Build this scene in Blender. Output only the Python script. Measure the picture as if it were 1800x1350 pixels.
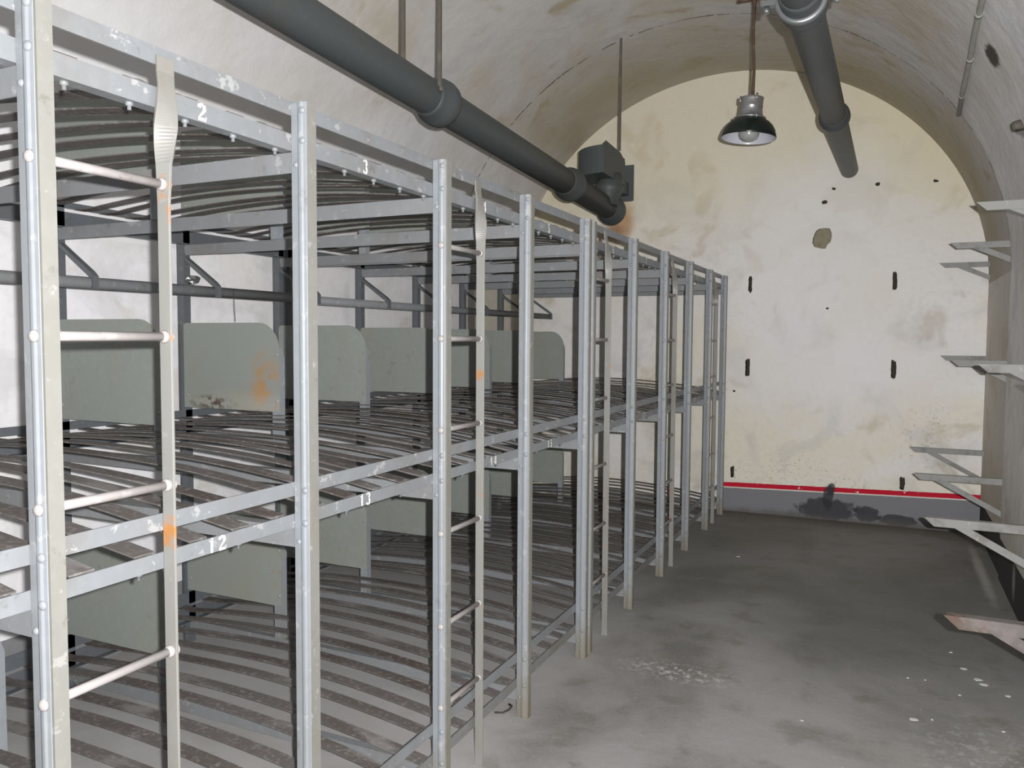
import bpy, bmesh, math, random
from mathutils import Vector, Matrix
from mathutils.geometry import tessellate_polygon
for o in list(bpy.data.objects): bpy.data.objects.remove(o, do_unlink=True)
random.seed(7)
S = bpy.context.scene; C = S.collection
PI = math.pi

# ------------------------------------------------------------------ camera, light, exposure
CAMH = 1.5384
F_PX = 1406.486
yaw, pitch, roll = math.radians(25.0776), math.radians(3.1747), math.radians(0.3361)
Fv = Vector((-math.sin(yaw)*math.cos(pitch), math.cos(yaw)*math.cos(pitch), -math.sin(pitch)))
R0 = Vector((math.cos(yaw), math.sin(yaw), 0)); U0 = R0.cross(Fv)
Rv = R0*math.cos(roll) + U0*math.sin(roll); Uv = -R0*math.sin(roll) + U0*math.cos(roll)
cam_d = bpy.data.cameras.new('camera'); cam = bpy.data.objects.new('camera', cam_d); C.objects.link(cam)
cam_d.sensor_width = 36; cam_d.lens = F_PX/1800*36; cam_d.clip_start = 0.02; cam_d.clip_end = 60
M = Matrix((( Rv.x, Uv.x, -Fv.x, 0), (Rv.y, Uv.y, -Fv.y, 0), (Rv.z, Uv.z, -Fv.z, CAMH), (0, 0, 0, 1)))
cam.matrix_world = M
S.camera = cam
S.view_settings.view_transform = 'Standard'; S.view_settings.look = 'None'
S.view_settings.gamma = 1; S.view_settings.use_curve_mapping = False
S.view_settings.exposure = 0.0
world = bpy.data.worlds.new('world'); S.world = world; world.use_nodes = True
world.node_tree.nodes['Background'].inputs[0].default_value = (0.02, 0.02, 0.022, 1)
world.node_tree.nodes['Background'].inputs[1].default_value = 0.05
# the built-in flash of the camera: right of, above and slightly behind the lens
ld = bpy.data.lights.new('camera_flash', 'SPOT'); lo = bpy.data.objects.new('camera_flash', ld); C.objects.link(lo)
lo.location = Vector((0, 0, CAMH)) + Rv*0.055 + Uv*0.028 - Fv*0.055
ld.spot_size = math.radians(150); ld.spot_blend = 0.4; lo.rotation_euler = M.to_euler()
ld.energy = 110; ld.shadow_soft_size = 0.008; ld.color = (1.0, 0.985, 0.965)
ld.use_nodes = True
lt = ld.node_tree; em = [n for n in lt.nodes if n.type == 'EMISSION'][0]
fo = lt.nodes.new('ShaderNodeLightFalloff'); fo.inputs['Strength'].default_value = 1.0
ml = lt.nodes.new('ShaderNodeMath'); ml.operation = 'MULTIPLY_ADD'; ml.inputs[1].default_value = 1.0
mq = lt.nodes.new('ShaderNodeMath'); mq.operation = 'MULTIPLY'; mq.inputs[1].default_value = 2.0
lt.links.new(fo.outputs['Quadratic'], mq.inputs[0]); lt.links.new(fo.outputs['Linear'], ml.inputs[0]); lt.links.new(mq.outputs[0], ml.inputs[2])
lt.links.new(ml.outputs[0], em.inputs['Strength'])

# ------------------------------------------------------------------ materials
class NB:
    def __init__(s, name, rough=0.7, metal=0.0, spec=0.3):
        s.m = bpy.data.materials.new(name); s.m.use_nodes = True; s.t = s.m.node_tree
        s.b = s.t.nodes['Principled BSDF']; s.b.inputs['Roughness'].default_value = rough
        s.b.inputs['Metallic'].default_value = metal
        s.b.inputs['Specular IOR Level'].default_value = spec
        s.L = s.t.links
        g = s.t.nodes.new('ShaderNodeNewGeometry'); s.pos = g.outputs['Position']
        sp = s.t.nodes.new('ShaderNodeSeparateXYZ'); s.L.new(s.pos, sp.inputs[0]); s.x, s.y, s.z = sp.outputs
        s.col = None
    def n(s, typ, **kw):
        q = s.t.nodes.new(typ)
        for k, v in kw.items(): setattr(q, k, v)
        return q
    def setc(s, c): s.col = (c[0], c[1], c[2], 1)
    def coords(s, scale=(1, 1, 1), off=(0, 0, 0), rot=(0, 0, 0)):
        mp = s.n('ShaderNodeMapping'); s.L.new(s.pos, mp.inputs[0])
        mp.inputs['Scale'].default_value = scale; mp.inputs['Location'].default_value = off; mp.inputs['Rotation'].default_value = rot
        return mp.outputs[0]
    def noise(s, scale, detail=4, rough=0.55, sc=(1, 1, 1), off=(0, 0, 0), rot=(0, 0, 0), dist=0.0):
        q = s.n('ShaderNodeTexNoise'); q.inputs['Scale'].default_value = scale; q.inputs['Detail'].default_value = detail
        q.inputs['Roughness'].default_value = rough; q.inputs['Distortion'].default_value = dist
        s.L.new(s.coords(sc, off, rot), q.inputs['Vector']); return q.outputs[0]
    def ramp(s, v, lo, hi):
        q = s.n('ShaderNodeMapRange'); q.interpolation_type = 'SMOOTHSTEP'
        s.L.new(v, q.inputs[0]); q.inputs[1].default_value = lo; q.inputs[2].default_value = hi
        return q.outputs[0]
    def math(s, op, a, b=None, clamp=False):
        q = s.n('ShaderNodeMath', operation=op, use_clamp=clamp)
        for i, v in enumerate((a, b)):
            if v is None: continue
            if isinstance(v, (int, float)): q.inputs[i].default_value = v
            else: s.L.new(v, q.inputs[i])
        return q.outputs[0]
    def mix(s, fac, c, blend='MIX'):
        q = s.n('ShaderNodeMix', data_type='RGBA', blend_type=blend)
        if isinstance(fac, (int, float)): q.inputs[0].default_value = fac
        else: s.L.new(fac, q.inputs[0])
        if isinstance(s.col, tuple): q.inputs[6].default_value = s.col
        else: s.L.new(s.col, q.inputs[6])
        q.inputs[7].default_value = (c[0], c[1], c[2], 1)
        s.col = q.outputs[2]
    def layer(s, scale, lo, hi, c, amt=1.0, **kw):
        f = s.ramp(s.noise(scale, **kw), lo, hi)
        if amt != 1.0: f = s.math('MULTIPLY', f, amt)
        s.mix(f, c); return f
    def spot(s, cx, cy, cz, rx, ry, rz, wob=0.5, nscale=8, soft=0.35):
        # soft-edged ellipsoid mask in room coordinates with a wobbly outline
        mp = s.n('ShaderNodeMapping', vector_type='TEXTURE'); s.L.new(s.pos, mp.inputs[0])
        mp.inputs['Location'].default_value = (cx, cy, cz); mp.inputs['Scale'].default_value = (rx, ry, rz)
        ln = s.n('ShaderNodeVectorMath', operation='LENGTH'); s.L.new(mp.outputs[0], ln.inputs[0])
        nz = s.math('MULTIPLY', s.math('SUBTRACT', s.noise(nscale, 5), 0.5), wob*2)
        d = s.math('ADD', ln.outputs['Value'], nz)
        return s.ramp(d, 1.0+soft*0.5, 1.0-soft)
    def bump(s, scale, strength, detail=5, dist=0.01, sc=(1, 1, 1)):
        q = s.n('ShaderNodeBump'); q.inputs['Strength'].default_value = strength; q.inputs['Distance'].default_value = dist
        s.L.new(s.noise(scale, detail, sc=sc), q.inputs['Height']); s.L.new(q.outputs[0], s.b.inputs['Normal'])
    def done(s):
        if isinstance(s.col, tuple): s.b.inputs['Base Color'].default_value = s.col
        else: s.L.new(s.col, s.b.inputs['Base Color'])
        return s.m

def plaster(name, white, cream, cream_amt, grey=(0.47, 0.47, 0.48), end=False, dado=False, vault=False, brown=0.5):
    m = NB(name, rough=0.85, spec=0.2)
    m.setc(white)
    m.layer(0.9, 0.42, 0.62, cream, cream_amt, detail=5, dist=0.6)
    m.layer(2.3, 0.50, 0.68, grey, 0.35, detail=6, dist=0.8, off=(3, 1, 2))
    m.layer(2.6, 0.56, 0.70, (0.42, 0.36, 0.24), brown, detail=5, dist=0.7, off=(7, 4, 1))
    m.layer(26, 0.45, 0.75, (0.5, 0.5, 0.5), 0.18, detail=4)
    m.layer(9, 0.74, 0.80, (0.10, 0.10, 0.09), 0.5, detail=8, rough=0.75, off=(2, 9, 5))
    return m

YE = 7.35; XL = -3.36; XR = 0.70; VC = -1.33; VR = 2.03; SPR = 2.0; RISE = 1.9; YB = -1.4; YJ = 6.0

m = plaster('limewash_end_wall', (0.78, 0.77, 0.77), (0.74, 0.68, 0.50), 0.55)
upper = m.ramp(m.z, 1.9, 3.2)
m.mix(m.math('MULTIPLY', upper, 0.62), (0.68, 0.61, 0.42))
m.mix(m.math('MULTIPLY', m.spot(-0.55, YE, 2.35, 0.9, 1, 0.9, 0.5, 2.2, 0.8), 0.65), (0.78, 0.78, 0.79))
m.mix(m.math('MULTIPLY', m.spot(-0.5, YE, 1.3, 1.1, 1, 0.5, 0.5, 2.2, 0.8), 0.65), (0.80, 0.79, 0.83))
# rust run below the pipe
m.mix(m.math('MULTIPLY', m.spot(-2.30, YE, 2.66, 0.13, 1, 0.20, 0.35, 9, 0.6), 0.75), (0.42, 0.22, 0.07))
m.mix(m.math('MULTIPLY', m.spot(-2.42, YE, 2.55, 0.16, 1, 0.10, 0.4, 9, 0.7), 0.7), (0.26, 0.14, 0.09))
# mould freckles low on the wall
fr = m.ramp(m.noise(34, 8, 0.8), 0.56, 0.62)
for cx, cz, rx, rz in ((-0.68, 0.40, 0.34, 0.16), (-0.35, 0.33, 0.3, 0.10), (0.33, 0.75, 0.25, 0.28), (-1.15, 0.38, 0.14, 0.12), (-1.29, 1.13, 0.05, 0.12)):
    m.mix(m.math('MULTIPLY', m.math('MULTIPLY', m.spot(cx, YE, cz, rx, 1, rz, 0.5, 6, 0.9), fr), 0.85), (0.16, 0.16, 0.17))
# painted dado, white line and red stripe, slightly out of level
lvl = m.math('SUBTRACT', m.z, m.math('ADD', m.math('MULTIPLY', m.x, 0.028), 0.2765))
wob = m.math('MULTIPLY', m.math('SUBTRACT', m.noise(22, 3), 0.5), 0.006); lvl = m.math('ADD', lvl, wob)
def band(a, b):
    return m.math('MULTIPLY', m.math('GREATER_THAN', lvl, a), m.math('LESS_THAN', lvl, b))
rgt = m.math('GREATER_THAN', m.x, -1.325)
m.mix(m.math('MULTIPLY', rgt, m.math('LESS_THAN', lvl, -0.028)), (0.20, 0.205, 0.225))
keep = m.math('GREATER_THAN', m.noise(14, 6, 0.7), 0.36)
m.mix(m.math('MULTIPLY', m.math('MULTIPLY', rgt, band(-0.031, -0.019)), 0.9), (0.66, 0.62, 0.58))
m.mix(m.math('MULTIPLY', m.math('MULTIPLY', rgt, band(-0.020, 0.020)), keep), (0.50, 0.012, 0.035))
# damp black stains at the foot
for cx, cz, rx, rz in ((-0.42, 0.09, 0.25, 0.10), (-0.42, 0.20, 0.045, 0.12), (-0.12, 0.08, 0.10, 0.07), (0.12, 0.05, 0.14, 0.05), (-0.40, 0.27, 0.03, 0.06)):
    m.mix(m.math('MULTIPLY', m.spot(cx, YE, cz, rx, 1, rz, 0.6, 16, 0.2), 0.85), (0.035, 0.036, 0.042))
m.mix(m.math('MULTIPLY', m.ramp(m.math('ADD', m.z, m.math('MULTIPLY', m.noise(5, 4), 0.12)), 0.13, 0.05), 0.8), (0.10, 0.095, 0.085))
m.bump(7, 0.35, 6, 0.02)
M_END = m.done()

m = plaster('limewash_side_wall', (0.82, 0.82, 0.86), (0.66, 0.62, 0.52), 0.25, brown=0.35)
m.mix(m.math('MULTIPLY', m.spot(XL, 7.1, 1.5, 1, 1.0, 2.2, 0.2, 3, 0.6), 0.6), (0.60, 0.54, 0.38))
m.mix(m.math('LESS_THAN', m.z, 0.25), (0.22, 0.22, 0.23))
m.bump(7, 0.3, 6, 0.02)
M_WALL = m.done()

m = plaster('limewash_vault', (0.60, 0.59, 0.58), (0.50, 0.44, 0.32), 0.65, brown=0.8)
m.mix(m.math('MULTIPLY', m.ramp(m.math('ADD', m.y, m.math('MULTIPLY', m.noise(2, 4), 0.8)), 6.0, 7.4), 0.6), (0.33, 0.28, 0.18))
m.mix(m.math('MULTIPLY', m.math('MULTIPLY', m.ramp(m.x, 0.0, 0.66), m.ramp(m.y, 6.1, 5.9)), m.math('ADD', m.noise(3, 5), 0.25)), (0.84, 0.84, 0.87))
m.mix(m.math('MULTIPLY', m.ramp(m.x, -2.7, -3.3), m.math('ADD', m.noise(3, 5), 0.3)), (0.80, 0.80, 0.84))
m.mix(m.math('MULTIPLY', m.math('LESS_THAN', m.math('ABSOLUTE', m.math('SUBTRACT', m.math('ADD', m.y, m.math('MULTIPLY', m.noise(4, 5), 0.05)), YJ+0.025)), 0.012), m.math('GREATER_THAN', m.noise(9, 6, 0.7), 0.47)), (0.13, 0.12, 0.10))
m.mix(m.spot(0.43, 4.65, 2.95, 0.05, 0.10, 0.07, 0.45, 22, 0.3), (0.09, 0.08, 0.075))
m.bump(6, 0.4, 6, 0.025)
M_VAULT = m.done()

m = plaster('limewash_right_wall', (0.86, 0.86, 0.88), (0.74, 0.71, 0.62), 0.35, brown=0.4)
m.layer(7, 0.45, 0.7, (0.68, 0.68, 0.70), 0.35, detail=5, sc=(1, 1, 0.15))
m.mix(m.math('MULTIPLY', m.ramp(m.y, 5.9, 6.15), 0.5), (0.48, 0.42, 0.31))
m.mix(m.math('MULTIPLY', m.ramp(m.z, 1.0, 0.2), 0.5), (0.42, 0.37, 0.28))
m.mix(m.math('LESS_THAN', m.z, 0.27), (0.05, 0.05, 0.048))  # same dado as the other walls; dimness of grazing light put into its colour
m.mix(m.math('MULTIPLY', m.spot(XR, 5.35, 0.16, 1, 0.06, 0.11, 0.3, 20, 0.7), 0.6), (0.42, 0.42, 0.42))
m.bump(7, 0.4, 6, 0.02)
M_RWALL = m.done()

m = NB('concrete_floor', rough=0.62, spec=0.35)
m.setc((0.30, 0.295, 0.298))
m.layer(0.8, 0.40, 0.65, (0.155, 0.15, 0.14), 0.85, detail=6, dist=0.8)
m.layer(2.2, 0.48, 0.7, (0.32, 0.31, 0.30), 0.55, detail=7, dist=1.0, off=(4, 2, 0))
m.layer(5, 0.52, 0.68, (0.13, 0.115, 0.09), 0.45, detail=7, off=(1, 8, 0))
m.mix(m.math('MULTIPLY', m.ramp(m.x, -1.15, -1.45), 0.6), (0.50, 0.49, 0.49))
m.layer(60, 0.45, 0.75, (0.40, 0.39, 0.38), 0.22, detail=4)
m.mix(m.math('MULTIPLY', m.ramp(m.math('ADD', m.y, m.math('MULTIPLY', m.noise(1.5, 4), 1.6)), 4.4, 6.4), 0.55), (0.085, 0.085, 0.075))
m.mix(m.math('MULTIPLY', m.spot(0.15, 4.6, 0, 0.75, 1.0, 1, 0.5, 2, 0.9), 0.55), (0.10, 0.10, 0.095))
crk = m.ramp(m.noise(30, 7, 0.7), 0.5, 0.6)
m.mix(m.math('MULTIPLY', m.math('MULTIPLY', m.spot(-0.85, 3.62, 0, 0.26, 0.10, 1, 0.5, 9, 0.9), crk), 0.85), (0.62, 0.62, 0.64))
m.mix(m.math('MULTIPLY', m.spot(0.615, 6.15, 0, 0.035, 0.75, 1, 0.4, 6, 0.7), 0.55), (0.48, 0.47, 0.44))
m.mix(m.math('MULTIPLY', m.math('MULTIPLY', m.spot(0.38, 3.3, 0, 0.26, 0.42, 1, 0.5, 5, 0.9), m.ramp(m.noise(22, 6, 0.7), 0.52, 0.58)), 0.5), (0.42, 0.43, 0.42))
m.mix(m.math('MULTIPLY', m.ramp(m.noise(55, 2, 0.5, off=(3, 3, 3)), 0.745, 0.765), 0.8), (0.62, 0.62, 0.6))
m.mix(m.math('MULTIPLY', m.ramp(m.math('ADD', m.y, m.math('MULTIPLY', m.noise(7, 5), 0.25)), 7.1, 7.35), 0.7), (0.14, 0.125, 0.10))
m.bump(12, 0.25, 8, 0.01)
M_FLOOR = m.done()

def paint(name, base, rough=0.42, dirt=(0.19, 0.18, 0.145), dirt_amt=0.4, rust=0.35, chip=0.3, spec=0.45, off=(0, 0, 0), low=0.0):
    m = NB(name, rough=rough, spec=spec)
    m.setc(base)
    m.layer(5, 0.46, 0.72, dirt, dirt_amt, detail=6, sc=(1, 1, 0.35), off=off)
    m.layer(34, 0.45, 0.75, tuple(c*1.25 for c in base), 0.3, detail=4, off=off)
    m.layer(15, 0.60, 0.70, tuple(c*0.5 for c in dirt), dirt_amt*0.9, detail=7, rough=0.7, off=(off[0]+9, 3, 1))
    if chip: m.layer(22, 0.60, 0.65, (0.48, 0.47, 0.47), chip, detail=6, rough=0.65, off=(off[0]+5, 1, 2))
    if rust: 
        m.layer(7, 0.69, 0.75, (0.40, 0.15, 0.04), rust, detail=8, rough=0.65, off=(off[0]+2, 4, 8))
    if low: m.mix(m.math('MULTIPLY', m.ramp(m.math('ADD', m.z, m.math('MULTIPLY', m.noise(14, 5), 0.2)), 0.34, 0.08), low), (0.17, 0.14, 0.09))
    m.bump(60, 0.12, 4, 0.003)
    return m.done()
M_POST = paint('grey_post_paint', (0.245, 0.264, 0.288), 0.42, dirt_amt=0.35, rust=0.5, chip=0.3, low=0.7)
M_FLANGE = paint('grey_flange_paint', (0.205, 0.205, 0.190), 0.5, dirt=(0.18, 0.155, 0.12), dirt_amt=0.45, rust=0.6, chip=0.3, off=(3, 3, 3), low=0.7)
M_RAIL = paint('grey_rail_paint', (0.205, 0.217, 0.232), 0.45, dirt=(0.16, 0.14, 0.12), dirt_amt=0.45, rust=0.2, chip=0.45, off=(6, 1, 4), low=0.75)
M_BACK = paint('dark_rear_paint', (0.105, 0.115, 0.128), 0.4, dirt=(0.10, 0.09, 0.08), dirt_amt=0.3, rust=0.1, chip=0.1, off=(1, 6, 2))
M_CROSS = paint('grey_cross_paint', (0.20, 0.21, 0.222), 0.5, dirt=(0.16, 0.14, 0.12), dirt_amt=0.35, rust=0.5, chip=0.3, off=(9, 2, 4))
M_PANEL = paint('grey_green_panel_paint', (0.25, 0.27, 0.255), 0.55, dirt=(0.25, 0.25, 0.17), dirt_amt=0.35, rust=0.0, chip=0.0, off=(2, 7, 1), spec=0.25)
m = NB('stained_panel_paint', rough=0.55, spec=0.25); m.setc((0.255, 0.275, 0.26))
m.layer(5, 0.46, 0.72, (0.26, 0.26, 0.19), 0.35, detail=6)
spk = m.ramp(m.noise(11, 7, 0.7), 0.44, 0.56)
m.mix(m.math('MULTIPLY', m.math('MULTIPLY', m.spot(-2.62, 2.9, 1.30, 0.10, 1, 0.15, 0.5, 10, 0.9), spk), 0.85), (0.42, 0.20, 0.04))
m.mix(m.math('MULTIPLY', m.spot(-2.62, 2.9, 1.22, 0.42, 1, 0.06, 0.4, 7, 1.0), 0.5), (0.40, 0.37, 0.32))
m.mix(m.math('MULTIPLY', m.math('MULTIPLY', m.spot(-2.98, 2.9, 1.225, 0.14, 1, 0.035, 0.4, 12, 0.7), m.ramp(m.noise(28, 6), 0.45, 0.55)), 0.9), (0.07, 0.045, 0.03))
m.mix(m.math('MULTIPLY', m.math('MULTIPLY', m.spot(-2.60, 2.9, 0.55, 0.12, 1, 0.25, 0.5, 10, 0.9), m.ramp(m.noise(14, 7, 0.7), 0.48, 0.58)), 0.5), (0.30, 0.20, 0.08))
M_PANEL_STAIN = m.done()
m = NB('rusty_slat_steel', rough=0.6, spec=0.3); m.setc((0.12, 0.110, 0.106))
m.layer(3.5, 0.45, 0.68, (0.070, 0.052, 0.045), 0.7, detail=7, sc=(0.5, 1, 1))
m.layer(8, 0.54, 0.68, (0.27, 0.26, 0.26), 0.6, detail=6, sc=(0.4, 1, 1), off=(4, 4, 4))
m.layer(60, 0.5, 0.7, (0.36, 0.35, 0.34), 0.35, detail=5)
m.bump(50, 0.2, 5, 0.004)
M_SLAT = m.done()
M_RUNG = paint('worn_white_rung_paint', (0.36, 0.34, 0.34), 0.4, dirt=(0.30, 0.25, 0.24), dirt_amt=0.6, rust=0.2, chip=0.5, off=(4, 8, 8))
m = NB('orange_flecked_ladder_paint', rough=0.42, spec=0.45); m.setc((0.24, 0.24, 0.228))
m.layer(6, 0.46, 0.72, (0.17, 0.15, 0.12), 0.5, detail=6, sc=(1, 1, 0.35))
m.layer(30, 0.63, 0.67, (0.34, 0.33, 0.33), 0.4, detail=6, rough=0.65)
m.layer(5.2, 0.62, 0.70, (0.42, 0.17, 0.03), 0.85, detail=8, rough=0.6, sc=(1, 1, 1.4), off=(2.3, 4.4, 8.1))
M_LADDER = m.done()
m = NB('dark_pipe_paint', rough=0.5, spec=0.35); m.setc((0.066, 0.075, 0.078))
m.layer(4, 0.5, 0.75, (0.078, 0.075, 0.062), 0.6, detail=6)
m.layer(40, 0.5, 0.75, (0.10, 0.105, 0.105), 0.3, detail=4)
m.bump(30, 0.1, 4, 0.004)
M_PIPE = m.done()
m = NB('rod_paint', rough=0.6); m.setc((0.10, 0.09, 0.075)); m.layer(12, 0.5, 0.7, (0.16, 0.15, 0.13), 0.6); M_ROD = m.done()
m = NB('rusty_rod', rough=0.7); m.setc((0.085, 0.05, 0.035)); m.layer(14, 0.5, 0.7, (0.18, 0.15, 0.13), 0.6); M_RUSTROD = m.done()
m = NB('clamp_steel', rough=0.3, metal=0.6); m.setc((0.22, 0.23, 0.24)); M_CLAMP = m.done()
m = NB('zinc_lamp_housing', rough=0.36, metal=0.7); m.setc((0.34, 0.34, 0.35)); m.layer(16, 0.45, 0.7, (0.22, 0.22, 0.22), 0.5); M_ZINC = m.done()
m = NB('dark_enamel', rough=0.25, spec=0.5); m.setc((0.005, 0.010, 0.008)); M_ENAMEL = m.done()
m = NB('white_enamel', rough=0.3, spec=0.5); m.setc((0.52, 0.52, 0.58)); M_WENAMEL = m.done()
m = NB('lamp_glass', rough=0.22, spec=0.6); m.setc((0.42, 0.43, 0.42)); m.b.inputs['Transmission Weight'].default_value = 0.25; M_GLASS = m.done()
m = NB('white_stencil_paint', rough=0.6); m.setc((0.80, 0.79, 0.74)); M_STENCIL = m.done()
m = NB('bracket_paint', rough=0.55); m.setc((0.26, 0.263, 0.26)); m.layer(9, 0.5, 0.68, (0.12, 0.10, 0.085), 0.5, detail=6); m.layer(30, 0.62, 0.66, (0.4, 0.4, 0.4), 0.5, detail=6); M_BRK = m.done()
m = NB('rusty_bracket', rough=0.65); m.setc((0.125, 0.115, 0.112)); m.layer(7, 0.42, 0.62, (0.095, 0.055, 0.034), 0.8, detail=7); m.layer(24, 0.5, 0.62, (0.17, 0.145, 0.138), 0.6, detail=5); M_RBRK = m.done()
m = NB('hole_dark', rough=0.9, spec=0.1); m.setc((0.06, 0.055, 0.045)); M_HOLE = m.done()
m = NB('bare_stone', rough=0.9, spec=0.1); m.setc((0.27, 0.25, 0.18)); m.layer(20, 0.45, 0.65, (0.2, 0.18, 0.12), 0.6); M_STONE = m.done()
m = NB('foil', rough=0.25, metal=1.0); m.setc((0.75, 0.75, 0.77)); M_FOIL = m.done()
m = NB('dark_wire', rough=0.6); m.setc((0.05, 0.045, 0.04)); M_WIRE = m.done()
m = NB('conduit_limewash', rough=0.8); m.setc((0.36, 0.36, 0.33)); m.layer(12, 0.5, 0.7, (0.22, 0.21, 0.18), 0.6, sc=(1, 0.4, 1)); M_COND = m.done()

m = NB('paint_flake', rough=0.8); m.setc((0.6, 0.6, 0.58)); M_FLAKE = m.done()

# ------------------------------------------------------------------ mesh helpers
def add_box(bm, a, b):
    x0, y0, z0 = a; x1, y1, z1 = b
    v = [bm.verts.new(p) for p in ((x0,y0,z0),(x1,y0,z0),(x1,y1,z0),(x0,y1,z0),(x0,y0,z1),(x1,y0,z1),(x1,y1,z1),(x0,y1,z1))]
    for f in ((0,3,2,1),(4,5,6,7),(0,1,5,4),(1,2,6,5),(2,3,7,6),(3,0,4,7)): bm.faces.new([v[i] for i in f])
def add_prism(bm, pts, ax, a, b):
    # pts: 2D polygon in the two other axes, extruded along axis ax from a to b
    def P(p, t):
        q = list(p); q.insert(ax, t); return q
    lo = [bm.verts.new(P(p, a)) for p in pts]; hi = [bm.verts.new(P(p, b)) for p in pts]
    n = len(pts)
    for i in range(n): bm.faces.new((lo[i], lo[(i+1) % n], hi[(i+1) % n], hi[i]))
    bm.faces.new(lo[::-1]); bm.faces.new(hi)
def frame_of(d):
    d = d.normalized(); up = Vector((0, 0, 1)) if abs(d.z) < 0.9 else Vector((1, 0, 0))
    s = d.cross(up).normalized(); return s, s.cross(d).normalized()
def add_tube(bm, pts, r, seg=14, caps=True):
    pts = [Vector(p) for p in pts]; rs = r if isinstance(r, (list, tuple)) else [r]*len(pts)
    rings = []
    for i, p in enumerate(pts):
        d = (pts[min(i+1, len(pts)-1)] - pts[max(i-1, 0)])
        s, u = frame_of(d)
        rings.append([bm.verts.new(p + s*rs[i]*math.cos(2*PI*k/seg) + u*rs[i]*math.sin(2*PI*k/seg)) for k in range(seg)])
    for i in range(len(pts)-1):
        for k in range(seg):
            f = bm.faces.new((rings[i][k], rings[i][(k+1) % seg], rings[i+1][(k+1) % seg], rings[i+1][k])); f.smooth = True
    if caps:
        bm.faces.new(rings[0][::-1]); bm.faces.new(rings[-1])
def add_lathe(bm, base, axis, prof, seg=32, caps=True):
    # prof: (distance along axis, radius)
    base = Vector(base); axis = Vector(axis).normalized(); s, u = frame_of(axis); rings = []
    for t, r in prof:
        rings.append([bm.verts.new(base + axis*t + (s*math.cos(2*PI*k/seg) + u*math.sin(2*PI*k/seg))*max(r, 1e-4)) for k in range(seg)])
    for i in range(len(rings)-1):
        for k in range(seg):
            f = bm.faces.new((rings[i][k], rings[i][(k+1) % seg], rings[i+1][(k+1) % seg], rings[i+1][k])); f.smooth = True
    if caps: bm.faces.new(rings[0][::-1]); bm.faces.new(rings[-1])
def add_dome(bm, c, axis, r, h=None):
    h = h or r*0.6
    add_lathe(bm, c, axis, [(-0.001, r), (h*0.35, r*0.95), (h*0.75, r*0.66), (h, r*0.15)], 12)
def obj(name, bm, mat, parent=None, smooth=False, bevel=0.0):
    bmesh.ops.recalc_face_normals(bm, faces=bm.faces)
    me = bpy.data.meshes.new(name); bm.to_mesh(me); bm.free()
    if isinstance(mat, (list, tuple)):
        for q in mat: me.materials.append(q)
    else: me.materials.append(mat)
    o = bpy.data.objects.new(name, me); C.objects.link(o)
    if parent:
        o.parent = parent
        if parent.parent is None: o.matrix_parent_inverse = Matrix.Translation(-world_loc(parent))
    if bevel:
        md = o.modifiers.new('bevel', 'BEVEL'); md.width = bevel; md.segments = 2; md.limit_method = 'ANGLE'
    return o
WL = {}
def world_loc(o):
    l = Vector((0, 0, 0))
    while o is not None:
        if o.name in WL: return l + WL[o.name]
        l += o.location; o = o.parent
    return l
def thing(name, label, cat, loc=(0, 0, 0), group=None):
    o = bpy.data.objects.new(name, None); C.objects.link(o); o.empty_display_size = 0.1
    o.location = loc; o['label'] = label; o['category'] = cat
    if group: o['group'] = group
    return o
def tag(o, label, cat, group=None):
    o['label'] = label; o['category'] = cat
    if group: o['group'] = group
    return o
def struct(name, bm, mat):
    o = obj(name, bm, mat); o['kind'] = 'structure'; return o
def child(name, me, parent, offset=(0, 0, 0)):
    # another object using mesh me (coordinates are room coordinates), moved by offset
    o = bpy.data.objects.new(name, me); C.objects.link(o); o.parent = parent
    o.matrix_parent_inverse = Matrix.Translation(-world_loc(parent)); o.location = offset; return o

# ------------------------------------------------------------------ setting
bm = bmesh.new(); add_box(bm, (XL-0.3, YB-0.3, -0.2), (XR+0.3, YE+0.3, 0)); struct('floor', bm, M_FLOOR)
def arch(off=0.0, n=56):
    return [(VC - (VR+off)*math.cos(PI*i/n), SPR + (RISE+off)*math.sin(PI*i/n)) for i in range(n+1)]
def tunnel(bm, off, y0, y1, n=56, steps=24):
    p = arch(off, n); rows = []
    ys = [y0 + (y1-y0)*k/steps for k in range(steps+1)]
    for y in ys: rows.append([bm.verts.new((x, y, z)) for x, z in p])
    for a, b in zip(rows, rows[1:]):
        for i in range(n):
            f = bm.faces.new((a[i], a[i+1], b[i+1], b[i])); f.smooth = True
    return rows
bm = bmesh.new()
r1 = tunnel(bm, 0.0, YB, YJ); r2 = tunnel(bm, 0.012, YJ+0.012, YE+0.02, steps=6)
sa = [bm.verts.new(v.co) for v in r1[-1]]; sb = [bm.verts.new(v.co) for v in r2[0]]
for i in range(56): bm.faces.new((sa[i], sa[i+1], sb[i+1], sb[i]))
# outer skin for thickness
po = arch(0.25); a = [bm.verts.new((x, YB, z)) for x, z in po]; b = [bm.verts.new((x, YE+0.02, z)) for x, z in po]
for i in range(56): bm.faces.new((a[i], b[i], b[i+1], a[i+1]))
f0 = [bm.verts.new(v.co) for v in r1[0]]; f1 = [bm.verts.new(v.co) for v in r2[-1]]
for i in range(56):
    bm.faces.new((f0[i], a[i], a[i+1], f0[i+1])); bm.faces.new((f1[i], f1[i+1], b[i+1], b[i]))
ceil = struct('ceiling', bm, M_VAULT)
bm = bmesh.new(); add_box(bm, (XL-0.25, YB, 0), (XL, YE+0.02, SPR)); struct('wall_left', bm, M_WALL)
bm = bmesh.new(); add_box(bm, (XR, YB, 0), (XR+0.25, YJ, SPR)); add_box(bm, (XR+0.012, YJ, 0), (XR+0.25, YE+0.02, SPR)); struct('wall_right', bm, M_RWALL)
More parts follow.
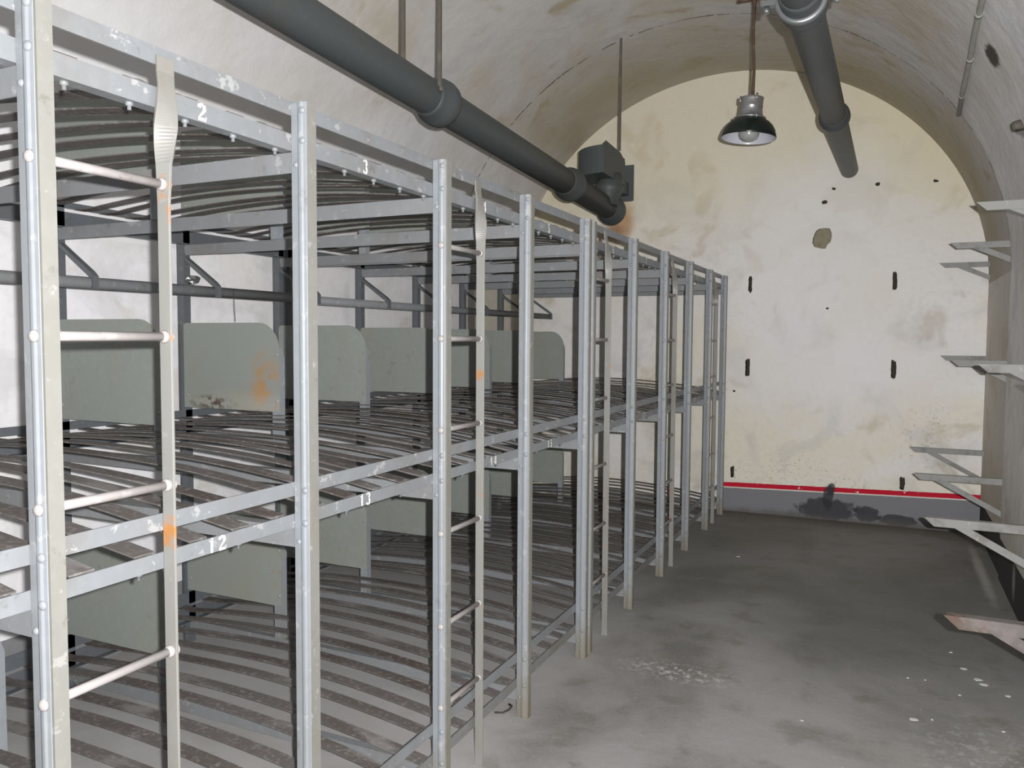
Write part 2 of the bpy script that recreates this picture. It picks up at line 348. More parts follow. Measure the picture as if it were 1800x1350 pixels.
bm = bmesh.new(); add_prism(bm, [(XL-0.3, 0)] + [(XR+0.3, 0), (XR+0.3, SPR)] + [(x, z) for x, z in arch(0.25)[::-1]] + [(XL-0.3, SPR)], 1, YB-0.2, YB); struct('wall_back', bm, M_WALL)
# end wall with real sockets cut into it
def blob(cx, cz, rx, rz, n=14, j=0.25, box=2.5):
    out = []
    for k in range(n):
        t = 2*PI*k/n; c, s = math.cos(t), math.sin(t)
        q = (abs(c)**box + abs(s)**box)**(-1/box)*(1 + random.uniform(-j, j*0.3))
        out.append((cx + rx*c*q, cz + rz*s*q))
    return out
holes = []
for cx, cz, w_, h_ in ((-1.114, 2.042, 0.017, 0.078), (0.042, 2.041, 0.019, 0.080), (-1.122, 1.303, 0.021, 0.080), (0.053, 1.305, 0.021, 0.082), (-1.235, 0.355, 0.017, 0.055), (0.146, 0.36, 0.021, 0.058)):
    holes.append((blob(cx, cz, w_, h_, 22, 0.20, 7), 0.06, 'h'))
for cx, cz, r_ in ((-0.445, 2.827, 0.016), (-0.11, 2.838, 0.019), (0.317, 2.834, 0.017), (-0.52, 2.72, 0.020), (-0.47, 1.82, 0.010), (-1.235, 1.09, 0.012)):
    holes.append((blob(cx, cz, r_*1.3, r_*0.9, 9, 0.35, 2), 0.02, 'h'))
holes.append((blob(-0.53, 2.42, 0.075, 0.095, 16, 0.22, 2.6), 0.012, 's'))
outer = [(XL-0.05, -0.05), (XR+0.05, -0.05), (XR+0.05, SPR)] + arch(0.05)[::-1] + [(XL-0.05, SPR)]
bm = bmesh.new(); loops = [outer] + [h[0] for h in holes]
flat = [p for l in loops for p in l]; vs = [bm.verts.new((p[0], YE, p[1])) for p in flat]
for tri in tessellate_polygon([[Vector((p[0], p[1], 0)) for p in l] for l in loops]):
    try: bm.faces.new([vs[i] for i in tri])
    except ValueError: pass
k = len(outer)
for pts, dep, kind in holes:
    n = len(pts); fr_ = vs[k:k+n]; k += n
    bk = [bm.verts.new((p[0]*0.97 + 0.03*pts[0][0], YE+dep, p[1])) for p in pts]
    mi = 1 if kind == 'h' else 2
    for i in range(n):
        f = bm.faces.new((fr_[i], fr_[(i+1) % n], bk[(i+1) % n], bk[i])); f.material_index = 1
    f = bm.faces.new(bk); f.material_index = mi
add_box(bm, (XL-0.3, YE+0.15, -0.1), (XR+0.3, YE+0.25, 4.2))
me_end = struct('wall_end', bm, [M_END, M_HOLE, M_STONE])

# ------------------------------------------------------------------ bunk frames
POSTY = {-1: 0.20, 0: 0.8814, 1: 1.5639, 2: 2.2359, 3: 2.902, 4: 3.5848, 5: 4.3689, 6: 5.0704, 7: 5.7864, 8: 6.50, 9: 7.1417}
P4B = 3.655
XF = -1.33          # inner edge of the aisle posts
XRF = -1.284        # inner face of the aisle flange
XRL = -1.331        # outer face of the front rails
XB = -3.19          # rear post line
TOP = 2.109
TIERS = [(0.262, 0.225, 0.156, 0.118), (1.180, 1.145, 1.100, 1.066), (2.106, 2.080, 2.036, 1.995)]   # upper bar top/bottom, lower bar top/bottom
RUNGZ = [1.838, 1.540, 1.244, 0.905, 0.597, 0.325]
BOW = 0.066

def front_post_bm(y, rung):
    bm = bmesh.new()
    prof = [(XF, y), (XF+0.020, y-0.0015), (XF+0.027, y-0.0045), (XF+0.033, y-0.0045), (XF+0.038, y-0.0015), (XF+0.0465, y), (XF+0.0465, y+0.005), (XF, y+0.005)]
    add_prism(bm, prof, 2, 0, TOP)
    zs = [TIERS[t][0]-0.018 for t in range(3)] + [TIERS[t][2]-0.02 for t in range(3)]
    for i, z in enumerate(zs): add_dome(bm, (XF+0.036, y-0.003, z), (0, -1, 0), 0.009, 0.006)
    for t in range(3): add_dome(bm, (XF+0.014, y-0.001, TIERS[t][3]-0.035), (0, -1, 0), 0.007, 0.005)
    return bm
def flange_bm(y):
    bm = bmesh.new(); add_box(bm, (XRF, y+0.001, 0), (XRF+0.006, y+0.030, TOP-0.004)); return bm
def rear_post_bm(y):
    bm = bmesh.new()
    add_prism(bm, [(XB, y), (XB+0.016, y-0.003), (XB+0.022, y-0.003), (XB+0.045, y), (XB+0.045, y+0.04), (XB+0.040, y+0.04), (XB+0.040, y+0.005), (XB, y+0.005)], 2, 0, TOP)
    return bm
def angle_rail(bm, x, s, y0, y1, zt, zb, leg, bottom=True, tk=0.004):
    # vertical leg on plane x, horizontal leg going in direction s
    add_box(bm, (min(x, x+s*tk), y0, zb), (max(x, x+s*tk), y1, zt))
    zl = zb if bottom else zt-tk
    if leg: add_box(bm, (min(x+s*tk, x+s*leg), y0, zl), (max(x+s*tk, x+s*leg), y1, zl+tk))

# one slat shape per variant, reused along the bunks; coordinates with the slat centre on y = 0, end height 0
def slat_mesh(seed):
    rnd = random.Random(seed); bm = bmesh.new(); n = 22; x0, x1 = XB+0.05, XRL-0.006
    w_ = 0.0255 + rnd.uniform(-0.002, 0.002); tk = 0.004; rows = []
    k1, k2 = rnd.uniform(-0.008, 0.008), rnd.uniform(-0.5, 0.5)
    for i in range(n+1):
        t = i/n; x = x0 + (x1-x0)*t
        z = (BOW+k1)*(1-(2*t-1)**2) + 0.003*math.sin(7*t+seed)*math.sin(PI*t)
        z += 0.028*(1-t) + (0.013 if i == 0 else 0)
        yy = k2*0.02*math.sin(PI*t)
        tw = k2*0.08*math.sin(PI*t)
        rows.append([bm.verts.new((x, yy + a*math.cos(tw), z + a*math.sin(tw) + b)) for a, b in ((-w_, 0), (w_, 0), (w_, tk), (-w_, tk))])
    for a, b in zip(rows, rows[1:]):
        for k in range(4): bm.faces.new((a[k], a[(k+1) % 4], b[(k+1) % 4], b[k]))
    bm.faces.new(rows[0][::-1]); bm.faces.new(rows[-1])
    bmesh.ops.recalc_face_normals(bm, faces=bm.faces)
    me = bpy.data.meshes.new('slat'); bm.to_mesh(me); bm.free(); me.materials.append(M_SLAT); return me
SLATS = [slat_mesh(i) for i in range(8)]

def panel_mesh(z0, y, mat):
    bm = bmesh.new(); xa, xb = -3.145, -2.545; h = 0.415; r = 0.125
    pts = [(xa, z0), (xb, z0), (xb, z0+h-r)] + [(xb-r+r*math.cos(t), z0+h-r+r*math.sin(t)) for t in [PI/2*i/10 for i in range(1, 11)]] + [(xa+0.012, z0+h), (xa, z0+h-0.012)]
    add_prism(bm, pts, 1, y-0.008, y-0.005)
    for x, z in ((xa+0.025, z0+h-0.045), (xa+0.025, z0+0.06), (xb-0.012, z0+0.05), (xb-0.012, z0+h-0.15)):
        add_dome(bm, (x, y-0.008, z), (0, -1, 0), 0.008, 0.006)
    return bm

# stencilled figures: unit height strokes (x, z, half width)
def stroke(bm, pts, w0, O, sc):
    P = [Vector((p[0], p[1])) for p in pts]; ws = w0 if isinstance(w0, list) else [w0]*len(P); L_, R_ = [], []
    for i, p in enumerate(P):
        d = (P[min(i+1, len(P)-1)] - P[max(i-1, 0)]).normalized(); nrm = Vector((-d.y, d.x))*ws[i]
        L_.append(p+nrm); R_.append(p-nrm)
    def V(q, dx): return bm.verts.new((O[0]+dx, O[1]+q.x*sc, O[2]+q.y*sc))
    l0 = [V(q, 0) for q in L_]; r0 = [V(q, 0) for q in R_]
    for i in range(len(P)-1): bm.faces.new((l0[i], r0[i], r0[i+1], l0[i+1]))
def arc(cx, cz, rx, rz, a0, a1, n=10):
    return [(cx+rx*math.cos(math.radians(a0+(a1-a0)*i/n)), cz+rz*math.sin(math.radians(a0+(a1-a0)*i/n))) for i in range(n+1)]
GL = {
 '1': [([(0.30, 0.02), (0.30, 0.98)], 0.10), ([(0.10, 0.80), (0.26, 0.92)], 0.05)],
 '2': [(arc(0.33, 0.70, 0.20, 0.22, 175, 60), [0.13]*4+[0.08]*7), (arc(0.33, 0.70, 0.20, 0.22, 50, -40)+[(0.10, 0.16)], [0.12]*9+[0.09]*2+[0.04]), ([(0.06, 0.09), (0.64, 0.09)], 0.09), ([(0.62, 0.10), (0.66, 0.26)], 0.04)],
 '3': [(arc(0.30, 0.76, 0.19, 0.20, 160, 95), 0.06), (arc(0.32, 0.76, 0.19, 0.20, 80, -70), 0.10), (arc(0.32, 0.26, 0.21, 0.24, 70, -80), 0.10), (arc(0.30, 0.26, 0.20, 0.24, -95, -165), 0.08)],
 '4': [([(0.44, 0.0), (0.44, 0.98)], 0.10), ([(0.34, 0.92), (0.06, 0.34)], 0.04), ([(0.06, 0.28), (0.32, 0.28)], 0.05), ([(0.56, 0.28), (0.66, 0.28)], 0.05)],
 '5': [([(0.16, 0.92), (0.56, 0.92)], 0.08), ([(0.15, 0.82), (0.15, 0.56)], 0.05), (arc(0.30, 0.30, 0.22, 0.27, 100, -80), 0.10), (arc(0.28, 0.30, 0.20, 0.27, -100, -160), 0.08)],
 '6': [(arc(0.42, 0.45, 0.30, 0.50, 80, 180), 0.07), (arc(0.34, 0.28, 0.20, 0.25, 110, -80), 0.09), (arc(0.30, 0.28, 0.20, 0.25, -100, -200), 0.08)],
 '7': [([(0.08, 0.92), (0.58, 0.92)], 0.08), ([(0.54, 0.82), (0.24, 0.0)], 0.09)],
 '8': [(arc(0.34, 0.74, 0.17, 0.20, 80, -80), 0.08), (arc(0.30, 0.74, 0.17, 0.20, 100, 260), 0.08), (arc(0.34, 0.26, 0.20, 0.24, 80, -80), 0.09), (arc(0.30, 0.26, 0.20, 0.24, 100, 260), 0.09)],
 '9': [(arc(0.30, 0.70, 0.20, 0.25, 80, 260), 0.08), (arc(0.26, 0.55, 0.32, 0.50, 60, -80), 0.08)],
 '0': [(arc(0.35, 0.5, 0.20, 0.44, 80, -80), 0.09), (arc(0.30, 0.5, 0.20, 0.44, 100, 260), 0.09)]}
def number(txt, yc, zc, h, parent):
    bm = bmesh.new(); adv = 0.85*h; y = yc - adv*len(txt)/2
    for ch in txt:
        for pts, w_ in GL[ch]: stroke(bm, pts, w_, (XRL+0.0008, y, zc-h/2), h)
        y += adv
    o = obj('bed_number', bm, M_STENCIL, parent); o['label'] = 'white stencilled number ' + txt; return o

def bunk_unit(posts, label, first_bay):
    ys = [p for p in posts]
    root = thing('bunk_bed_frame', label, 'bunk bed', ((XF+XB)/2, (ys[0]+ys[-1])/2, 0), 'three-tier steel bunk frames along the left wall')
    WL[root.name] = root.location.copy()
    y0, y1 = ys[0], ys[-1]+0.041
    for y in ys:
        p = obj('post', front_post_bm(y, True), M_POST, root, bevel=0.0012)
        f = obj('post_flange', flange_bm(y), M_FLANGE, p)
        obj('rear_post', rear_post_bm(y), M_BACK, root)
    # rails
    fronts = {}
    for t, (ut, ub, lt_, lb) in enumerate(TIERS):
        bm = bmesh.new(); angle_rail(bm, XRL, -1, y0+0.006, y1, ut, ub, 0.0)
        if t == 2: add_box(bm, (XRL-0.012, y0+0.006, ub+0.01), (XRL-0.005, y1, ut+0.012))
        obj('rail', bm, M_RAIL, root)
        bm = bmesh.new(); angle_rail(bm, XRL, -1, y0+0.006, y1, lt_, lb, 0.035)
        for ya, yb in zip(ys, ys[1:]):
            for k in range(5):
                if t == 2 or (k in (1, 3)):
                    yy = ya+0.10+0.1365*k
                    add_lathe(bm, (XRL-0.018, yy, lb+0.002), (0, 0, -1), [(0, 0.008), (0.008, 0.008), (0.009, 0.004), (0.017, 0.004)], 6)
        fronts[t] = obj('rail', bm, M_RAIL, root)
        bm = bmesh.new(); angle_rail(bm, XB+0.041, 1, y0+0.006, y1, ut, lt_+0.045, 0.0); obj('rear_rail', bm, M_BACK, root)
        bm = bmesh.new(); angle_rail(bm, XB+0.041, 1, y0+0.006, y1, lt_+0.028, lb, 0.035); obj('rear_rail', bm, M_BACK, root)
        for y in ys:
            bm = bmesh.new(); zc = lb-0.002
            add_box(bm, (XB+0.01, y+0.006, zc-0.05), (XRL-0.001, y+0.010, zc)); add_box(bm, (XB+0.01, y+0.010, zc-0.004), (XRL-0.001, y+0.040, zc))
            obj('cross_bar', bm, M_CROSS, root)
        for bi, (ya, yb) in enumerate(zip(ys, ys[1:])):
            w_ = (yb-ya)/5
            for k in range(5):
                yy = ya + 0.10 + 0.1365*k*(yb-ya)/0.6825
                if yb-yy < 0.045: yy = yb-0.045
                o = child('slat', random.choice(SLATS), root, (0, yy+random.uniform(-0.008, 0.008), lt_+0.0005))
    # dividing panels at the head ends
    for i, y in enumerate(ys):
        if i == 0 or (first_bay == 6 and i == len(ys)-1): continue
        for t in range(3):
            z0 = TIERS[t][0] + 0.016
            st = abs(y-2.902) < 0.01 and t < 2
            hb = obj('headboard', panel_mesh(z0, y, None), M_PANEL_STAIN if st else M_PANEL, root)
            if st: hb['label'] = 'grey-green headboard with rust stains'
            bm = bmesh.new(); zb_ = TIERS[t][3]-0.002
            add_prism(bm, [(y-0.004, zb_), (y+0.034, zb_), (y+0.034, z0+0.25), (y+0.016, z0+0.30), (y-0.004, z0+0.30)], 0, -2.553, -2.548)
            add_box(bm, (-2.590, y-0.004, zb_), (-2.553, y, z0+0.27))
            obj('headboard_bracket', bm, M_POST, root)
    # ladders
    for i in LADDERS[first_bay]:
        y = ys[i]; ya = y + 0.265
        bm = bmesh.new(); rows = []
        # flat bar edge-on to the aisle, twisted a quarter turn near the top and bolted on the upper rail
        stat = [(0.0, 0.0155, 0, -1.2955, 3, 0), (0.9, 0.0155, 0, -1.2955, 3, 0), (1.80, 0.0155, 0, -1.2955, 3, 0), (1.88, 0.017, 12, -1.296, 3.5, 0.002), (1.955, 0.0225, 62, -1.303, 4.5, 0.014), (2.0, 0.0225, 85, -1.311, 4, 0.024), (2.04, 0.0195, 90, -1.319, 3, 0.031), (2.066, 0.0205, 90, -1.3255, 3, 0.035), (2.098, 0.0205, 90, -1.3265, 3, 0.036)]
        fine = [stat[0], stat[1], stat[2]]
        for A_, B_ in zip(stat[2:], stat[3:]):
            for q in range(1, 11):
                u_ = q/10; fine.append(tuple(A_[m_]*(1-u_)+B_[m_]*u_ for m_ in range(6)))
        for z, w_, tw, xc, th, yo in fine:
            a = math.radians(tw); d = Vector((math.cos(a), math.sin(a), 0)); n_ = Vector((-math.sin(a), math.cos(a), 0))*th/1000; c = Vector((xc, ya+0.003+yo, z))
            rows.append([bm.verts.new(q) for q in (c-d*w_-n_, c+d*w_-n_, c+d*w_+n_, c-d*w_+n_)])
        for a, b in zip(rows, rows[1:]):
            for k in range(4): bm.faces.new((a[k], a[(k+1) % 4], b[(k+1) % 4], b[k]))
        bm.faces.new(rows[0][::-1]); bm.faces.new(rows[-1])
        ld_ = obj('ladder_upright', bm, M_LADDER, root, bevel=0.001)
        xr = -1.2955
        for z in RUNGZ:
            bm = bmesh.new(); add_tube(bm, [(xr-0.002, y-0.004, z), (xr-0.001, y+0.06, z), (xr, ya+0.012, z)], [0.0085, 0.009, 0.009], 12)
            add_dome(bm, (xr-0.002, y-0.003, z), (0, -1, 0), 0.0115, 0.008)
            add_lathe(bm, (xr, ya-0.010, z), (0, 1, 0), [(0, 0.009), (0.004, 0.0125), (0.010, 0.013), (0.012, 0.010)], 12)
            add_lathe(bm, (xr, ya+0.005, z), (0, 1, 0), [(0, 0.012), (0.008, 0.012), (0.013, 0.006)], 12)
            rg = obj('rung', bm, M_RUNG, ld_); rg['label'] = 'worn whitish rung'
    # kit rail in front of the rear posts and its hangers
    bm = bmesh.new(); ye = y1 if first_bay == 6 else ys[-1]+0.06
    add_tube(bm, [(-2.965, y0+0.004, 1.755), (-2.965, ye, 1.762)], 0.025, 12)
    kr = obj('kit_rail', bm, M_CROSS, root)
    for y in ys:
        bm = bmesh.new()
        pts = [(-3.150, 1.955), (-3.140, 1.925), (-2.955, 1.80), (-2.938, 1.785), (-2.938, 1.735)]
        th = 0.008; L_ = []
        for a in range(len(pts)):
            p = Vector(pts[a]); d = (Vector(pts[min(a+1, 4)])-Vector(pts[max(a-1, 0)])).normalized(); nn = Vector((-d.y, d.x))*th
            L_.append((p+nn, p-nn))
        for (a0, a1), (b0, b1) in zip(L_, L_[1:]):
            add_prism(bm, [tuple(a0), tuple(a1), tuple(b1), tuple(b0)], 1, y+0.004, y+0.030)
        obj('kit_rail_hanger', bm, M_BACK, root)
    # numbers
    for b in range(5):
        n1, n2 = first_bay+b, 10+first_bay+b
        number(str(n1), ys[b]+{2: 0.405, 3: 0.31, 4: 0.37, 5: 0.31, 6: 0.45}.get(n1, 0.38), (TIERS[2][2]+TIERS[2][3])/2+0.001, 0.037, fronts[2])
        number(str(n2), ys[b]+{12: 0.43, 13: 0.303, 14: 0.45, 15: 0.34}.get(n2, 0.38), (TIERS[1][2]+TIERS[1][3])/2, 0.034, fronts[1])
    return root
LADDERS = {1: (1, 3), 6: (0, 2, 4)}
A = bunk_unit([POSTY[i] for i in (-1, 0, 1, 2, 3, 4)], 'grey steel three-tier bunk frame nearest the camera, beds numbered 2 to 5', 1)
B = bunk_unit([P4B] + [POSTY[i] for i in (5, 6, 7, 8, 9)], 'farther grey steel three-tier bunk frame, reaching the end wall', 6)

# crumpled foil left on the kit rail, and a loop of string
bm = bmesh.new(); bmesh.ops.create_icosphere(bm, subdivisions=2, radius=0.022)
for v in bm.verts:
    v.co = Vector((v.co.x*1.2, v.co.y*1.6, v.co.z*0.9))*(1+random.uniform(-0.3, 0.3)) + Vector((-2.965, 2.79, 1.811))
tag(obj('crumpled_foil', bm, M_FOIL), 'crumpled silver foil lying on the kit rail at the back of the bunks', 'foil')
bm = bmesh.new(); add_tube(bm, [(-2.937, 3.02, 1.775), (-2.935, 3.02, 1.74), (-2.937, 3.022, 1.70), (-2.932, 3.023, 1.62)], 0.0015, 6)
tag(obj('string', bm, M_WIRE), 'thin dark string hanging down from the rail behind the bunks', 'string')

# ------------------------------------------------------------------ left ventilation pipe
t = thing('ventilation_pipe', 'long dark grey ventilation pipe with hood running above the bunks', 'pipe', (-2.0, 3, 2.75))
WL[t.name] = t.location.copy()
LX = -2.01
def lz(y): return 2.838-0.0445*y
def lp(y): return Vector((LX, y, lz(y)))
ax = (lp(6)-lp(2)).normalized()
bm = bmesh.new(); add_tube(bm, [lp(YB+0.01), lp(2), lp(4), lp(6.15)], 0.085, 40); obj('pipe', bm, M_PIPE, t)
for yc in (3.42, 5.20, 6.12):
    bm = bmesh.new()
    add_lathe(bm, lp(yc-0.10), ax, [(0, 0.086), (0.02, 0.092), (0.06, 0.096), (0.085, 0.112), (0.125, 0.115), (0.15, 0.111), (0.165, 0.090), (0.17, 0.080)], 40)
    obj('collar', bm, M_PIPE, t)
for x, y, zt, zb in ((-1.955, 3.25, None, lz(3.2)+0.02), (-1.945, 3.10, None, lz(3.1)+0.05)):
    pass
def vault_z(x): return SPR+RISE*math.sqrt(1-((x-VC)/VR)**2)
for x, y, zb in ((-1.925, 3.30, 2.70), (-1.99, 3.09, 2.78), (-1.895, 5.965, 2.985)):
    bm = bmesh.new(); add_box(bm, (x-0.008, y-0.006, zb), (x+0.008, y+0.006, vault_z(x)+0.01))
    if y < 3.35 and y > 3.2: add_dome(bm, (x+0.006, y, zb+0.005), (1, -0.4, 0), 0.014, 0.012)
    obj('hanger_rod', bm, M_ROD, t)
bm = bmesh.new()                       # half-drum outlet hood, flat side to the aisle
pts = [(-1.90, 5.60), (-1.90, 6.12)] + [(-1.90-0.27*math.sin(PI*i/18), 5.86+0.26*math.cos(PI*i/18)) for i in range(1, 18)]
lo_, hi_ = [bm.verts.new((x, y, 2.755)) for x, y in pts], [bm.verts.new((x, y, 2.955)) for x, y in pts]
for i in range(len(pts)):
    bm.faces.new((lo_[i], lo_[(i+1) % len(pts)], hi_[(i+1) % len(pts)], hi_[i]))
bm.faces.new(hi_); bm.faces.new(lo_[::-1])
hd = obj('hood', bm, M_PIPE, t)
bm = bmesh.new()
add_prism(bm, [(5.59, 2.75), (6.11, 2.75), (6.11, 2.93), (5.99, 2.975), (5.64, 2.99), (5.59, 2.955)], 0, -1.90, -1.894)
obj('hood_plate', bm, M_PIPE, hd)
bm = bmesh.new(); add_lathe(bm, (-1.975, 5.92, lz(6)), (0.1, 0.05, 1), [(0, 0.08), (0.07, 0.082), (0.10, 0.105), (0.14, 0.110), (0.17, 0.095), (0.24, 0.09)], 32); obj('branch', bm, M_PIPE, t)
bm = bmesh.new(); add_box(bm, (-2.06, 6.30, 2.66), (-1.88, 6.306, 2.945)); add_box(bm, (-2.02, 6.1, 2.70), (-1.92, 6.30, 2.80)); obj('flange_plate', bm, M_PIPE, t)

# right ventilation pipe
t = thing('ventilation_pipe', 'dark ventilation pipe overhead right of the lamp, ending at the end wall', 'pipe', (-0.33, 4, 2.85))
WL[t.name] = t.location.copy()
RXX = -0.33
def rz_(y): return 2.706+0.037*y
def rp(y): return Vector((RXX, y, rz_(y)))
ax = (rp(6)-rp(2)).normalized()
bm = bmesh.new(); add_tube(bm, [rp(YB+0.01), rp(2), rp(4), rp(YE+0.005)], 0.070, 40); obj('pipe', bm, M_PIPE, t)
bm = bmesh.new(); add_lathe(bm, rp(5.22), ax, [(0, 0.071), (0.02, 0.075), (0.05, 0.078), (0.07, 0.090), (0.10, 0.091), (0.115, 0.086), (0.12, 0.068)], 40); obj('collar', bm, M_PIPE, t)
bm = bmesh.new(); add_lathe(bm, rp(3.16), ax, [(0, 0.071), (0.02, 0.078), (0.12, 0.080), (0.15, 0.088), (0.19, 0.089), (0.21, 0.080), (0.22, 0.068)], 40); obj('collar', bm, M_PIPE, t)
bm = bmesh.new(); add_lathe(bm, rp(3.24), ax, [(0, 0.083), (0.0, 0.094), (0.012, 0.096), (0.028, 0.094), (0.028, 0.083)], 40)
zc = rz_(3.25)
for s in (-1, 1):
    add_box(bm, (RXX+s*0.115-0.025, 3.238, zc-0.012), (RXX+s*0.115+0.025, 3.270, zc+0.008))
    add_lathe(bm, (RXX+s*0.125, 3.254, zc-0.035), (0, 0, 1), [(0, 0.012), (0.02, 0.012), (0.02, 0.006), (0.075, 0.006)], 6)
cl = obj('clamp', bm, M_CLAMP, t); cl['label'] = 'shiny steel clamp'
bm = bmesh.new()
for s in (-1, 1): add_tube(bm, [(RXX+s*0.125, 3.254, zc), (RXX+s*0.125, 3.254, vault_z(RXX+s*0.125)+0.02)], 0.006, 8)
obj('hanger_rod', bm, M_RUSTROD, t)

# ------------------------------------------------------------------ pendant lamp
LXP, LY = -0.800, 5.20
LS = 1.576
t = thing('pendant_lamp', 'hanging industrial lamp with zinc body and black dish shade', 'lamp', (LXP, LY, 2.80))
WL[t.name] = t.location.copy()
base = Vector((LXP-0.019, LY, 2.798)); tilt = Vector((0.075, 0.02, 1)).normalized()
def SC(prof): return [(a*LS, r*LS) for a, r in prof]
ztop = base.z+0.160*LS; zv = vault_z(LXP)+0.01
bm = bmesh.new(); add_tube(bm, [(LXP+0.002, LY, ztop-0.01), (LXP+0.006, LY, 3.2), (LXP-0.001, LY-0.01, 3.42), (LXP+0.001, LY-0.015, 3.54), (LXP+0.003, LY-0.02, 3.60), (LXP+0.003, LY-0.02, 3.64), (LXP+0.003, LY-0.02, zv)], [0.011, 0.009, 0.009, 0.009, 0.013, 0.020, 0.012], 10)
add_box(bm, (LXP-0.10, LY-0.03, 3.625), (LXP+0.34, LY-0.01, 3.640)); add_box(bm, (LXP+0.32, LY-0.035, 3.61), (LXP+0.345, LY-0.005, vault_z(LXP+0.345)+0.01))
hr = obj('hanging_rod', bm, M_RUSTROD, t)
bm = bmesh.new()
add_lathe(bm, base, tilt, SC([(0.072, 0.060), (0.078, 0.060), (0.082, 0.052), (0.088, 0.047), (0.096, 0.0445), (0.118, 0.0425), (0.120, 0.044), (0.123, 0.0425), (0.148, 0.0425), (0.156, 0.044), (0.159, 0.036), (0.163, 0.01)]), 32)
s_, u_ = frame_of(tilt)
for k in range(3):
    a = 2*PI*k/3+0.5; c = base + tilt*0.152*LS + (s_*math.cos(a)+u_*math.sin(a))*0.045*LS; add_lathe(bm, c, tilt, SC([(-0.015, 0.004), (0.012, 0.004)]), 8)
    c = base + tilt*0.074*LS + (s_*math.cos(a)+u_*math.sin(a))*0.060*LS; add_lathe(bm, c, tilt, SC([(-0.006, 0.005), (0.010, 0.005)]), 8)
obj('housing', bm, M_ZINC, t)
bm = bmesh.new()
add_lathe(bm, base, tilt, SC([(0.0, 0.1045), (0.003, 0.106), (0.010, 0.105), (0.030, 0.099), (0.046, 0.090), (0.060, 0.077), (0.069, 0.062), (0.075, 0.05)]), 48, caps=False); sh = obj('lamp_shade', bm, M_ENAMEL, t); sh['label'] = 'black dish shade'
bm = bmesh.new()
add_lathe(bm, base, tilt, SC([(0.0005, 0.1040), (0.010, 0.1025), (0.029, 0.0965), (0.044, 0.087), (0.056, 0.073), (0.063, 0.02)]), 48, caps=False); so = obj('lamp_shade_lining', bm, M_WENAMEL, sh); so['label'] = 'white enamel lining'
bm = bmesh.new(); add_lathe(bm, base, tilt, SC([(0.063, 0.038), (0.03, 0.040), (0.010, 0.0395), (-0.002, 0.034), (-0.010, 0.022), (-0.014, 0.010), (-0.015, 0.003)]), 32); obj('glass_globe', bm, M_GLASS, t)

# ------------------------------------------------------------------ shelf brackets on the right wall
def bracket(y, zt, reach, drop, label, mat, hgt=0.04, brace_from=0.12, name='shelf_bracket'):
    r = thing(name, label, 'bracket', (XR, y, zt), 'shelf brackets on the right wall'); WL[r.name] = r.location.copy()
    xt = XR-reach; tk = 0.005; yw = y
    bm = bmesh.new()
    add_prism(bm, [(xt, zt), (XR+0.02, zt), (XR+0.02, zt-hgt), (xt+hgt*1.1, zt-hgt), (xt+0.006, zt-0.006)], 1, yw, yw+tk)
    add_box(bm, (xt+0.01, yw+tk, zt-tk), (XR+0.02, yw+0.04, zt))
    obj('arm', bm, mat, r)
    bm = bmesh.new(); w2 = 0.034
    a = Vector((xt+brace_from, zt-hgt*0.4)); b = Vector((XR+0.01, zt-drop)); d = (b-a).normalized(); nn = Vector((-d.y, d.x))*w2/2
    add_prism(bm, [tuple(a+nn), tuple(a-nn), tuple(b-nn), tuple(b+nn)], 1, yw+tk, yw+2*tk)
    obj('brace', bm, mat, r)
LV = [(2.185, 0.345, 0.125), (1.425, 0.315, 0.125), (0.683, 0.515, 0.235)]
names = ['top row', 'middle row', 'bottom row']
N = [(7.2, 'farthest column by the end wall', M_BRK), (6.0, 'second column from the end wall', M_BRK), (4.3, 'third column from the end wall', M_BRK), (2.82, 'column nearest the camera', M_RBRK)]
dz = {(0, 0): -0.022, (0, 1): 0.007, (0, 2): 0.006, (1, 0): 0.003, (1, 1): -0.004, (1, 2): -0.029, (2, 0): 0.001, (2, 1): 0.013, (2, 2): 0.012, (3, 0): 0.0, (3, 1): 0.0, (3, 2): -0.002}
for i, (y, where, mt) in enumerate(N):
    for j, (zt, rc, dr) in enumerate(LV):
        bracket(y, zt+dz[(i, j)], rc, dr, ('rusty ' if (i, j) == (3, 2) else '') + 'grey steel shelf bracket, %s, %s' % (names[j], where), mt if j == 2 else M_BRK)

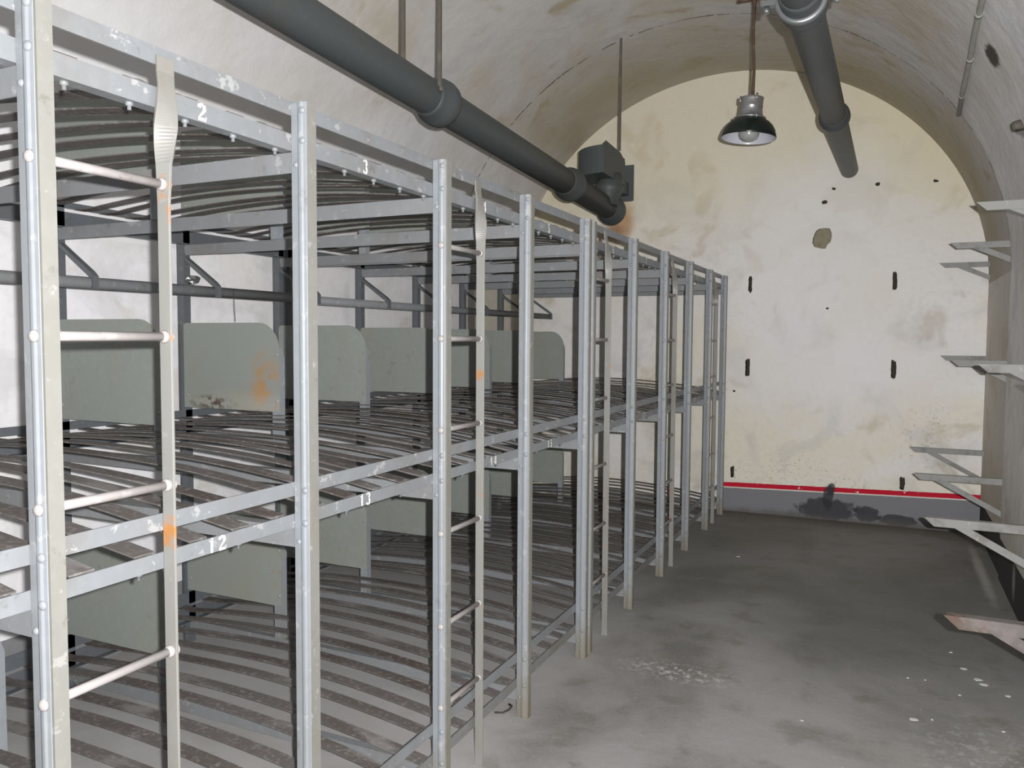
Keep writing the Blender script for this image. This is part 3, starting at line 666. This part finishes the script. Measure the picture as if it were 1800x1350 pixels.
# conduit along the vault, wall stub, wire on the floor
bm = bmesh.new()
def cp(y, deg, inn=0.015):
    a = math.radians(deg); n_ = Vector((math.cos(a)/VR, 0, math.sin(a)/RISE)).normalized()
    return Vector((VC+VR*math.cos(a), y, SPR+RISE*math.sin(a))) - n_*inn
add_tube(bm, [cp(YB+0.02, 34.2), cp(3.0, 34), cp(4.2, 34.1), cp(4.6, 33.8), cp(4.9, 33.4), cp(5.5, 32.9), cp(5.97, 32.2)], 0.014, 12)
for y, d_ in ((4.35, 34), (4.95, 33.3), (5.6, 32.8)): add_lathe(bm, cp(y, d_), (0, 1, 0), [(-0.018, 0.0165), (0.018, 0.0165)], 12)
tag(obj('conduit', bm, M_COND), 'whitewashed conduit running along the vault at upper right', 'conduit')
bm = bmesh.new(); add_lathe(bm, (0.62, 4.8, 2.645), (-1, -0.2, -0.3), [(0, 0.028), (0.07, 0.028), (0.085, 0.022), (0.09, 0.008)], 20)
tag(obj('pipe_stub', bm, M_ROD), 'short dark capped pipe stub sticking out of the vault, far upper right', 'pipe stub')
bm = bmesh.new(); add_tube(bm, [(-1.40, 2.98, 0.004), (-1.375, 2.955, 0.012), (-1.375, 2.93, 0.008), (-1.39, 2.90, 0.004), (-1.42, 2.885, 0.006)], 0.004, 8)
tag(obj('bent_wire', bm, M_WIRE), 'bent dark scrap of wire on the floor beside the bunk post', 'wire')

# loose paint flakes
FLAKES = [(0.14, 3.58, 0.018), (0.21, 3.61, 0.007), (0.37, 4.25, 0.014), (0.33, 4.45, 0.010), (0.42, 4.14, 0.02), (0.44, 4.09, 0.022), (0.13, 4.02, 0.007), (0.2, 4.03, 0.006), (0.33, 3.92, 0.008), (0.46, 3.62, 0.008), (-0.27, 3.37, 0.007), (-0.92, 5.79, 0.012), (0.52, 4.0, 0.014)]
for x, y, r_ in FLAKES:
    bm = bmesh.new(); n = 6
    pts = [(x+r_*random.uniform(0.6, 1.2)*math.cos(2*PI*k/n), y+r_*0.7*random.uniform(0.6, 1.2)*math.sin(2*PI*k/n)) for k in range(n)]
    add_prism(bm, pts, 2, 0.0005, 0.003)
    tag(obj('paint_flake', bm, M_FLAKE), 'tiny white flake of paint fallen on the grey floor', 'paint flake', 'paint flakes on the floor')
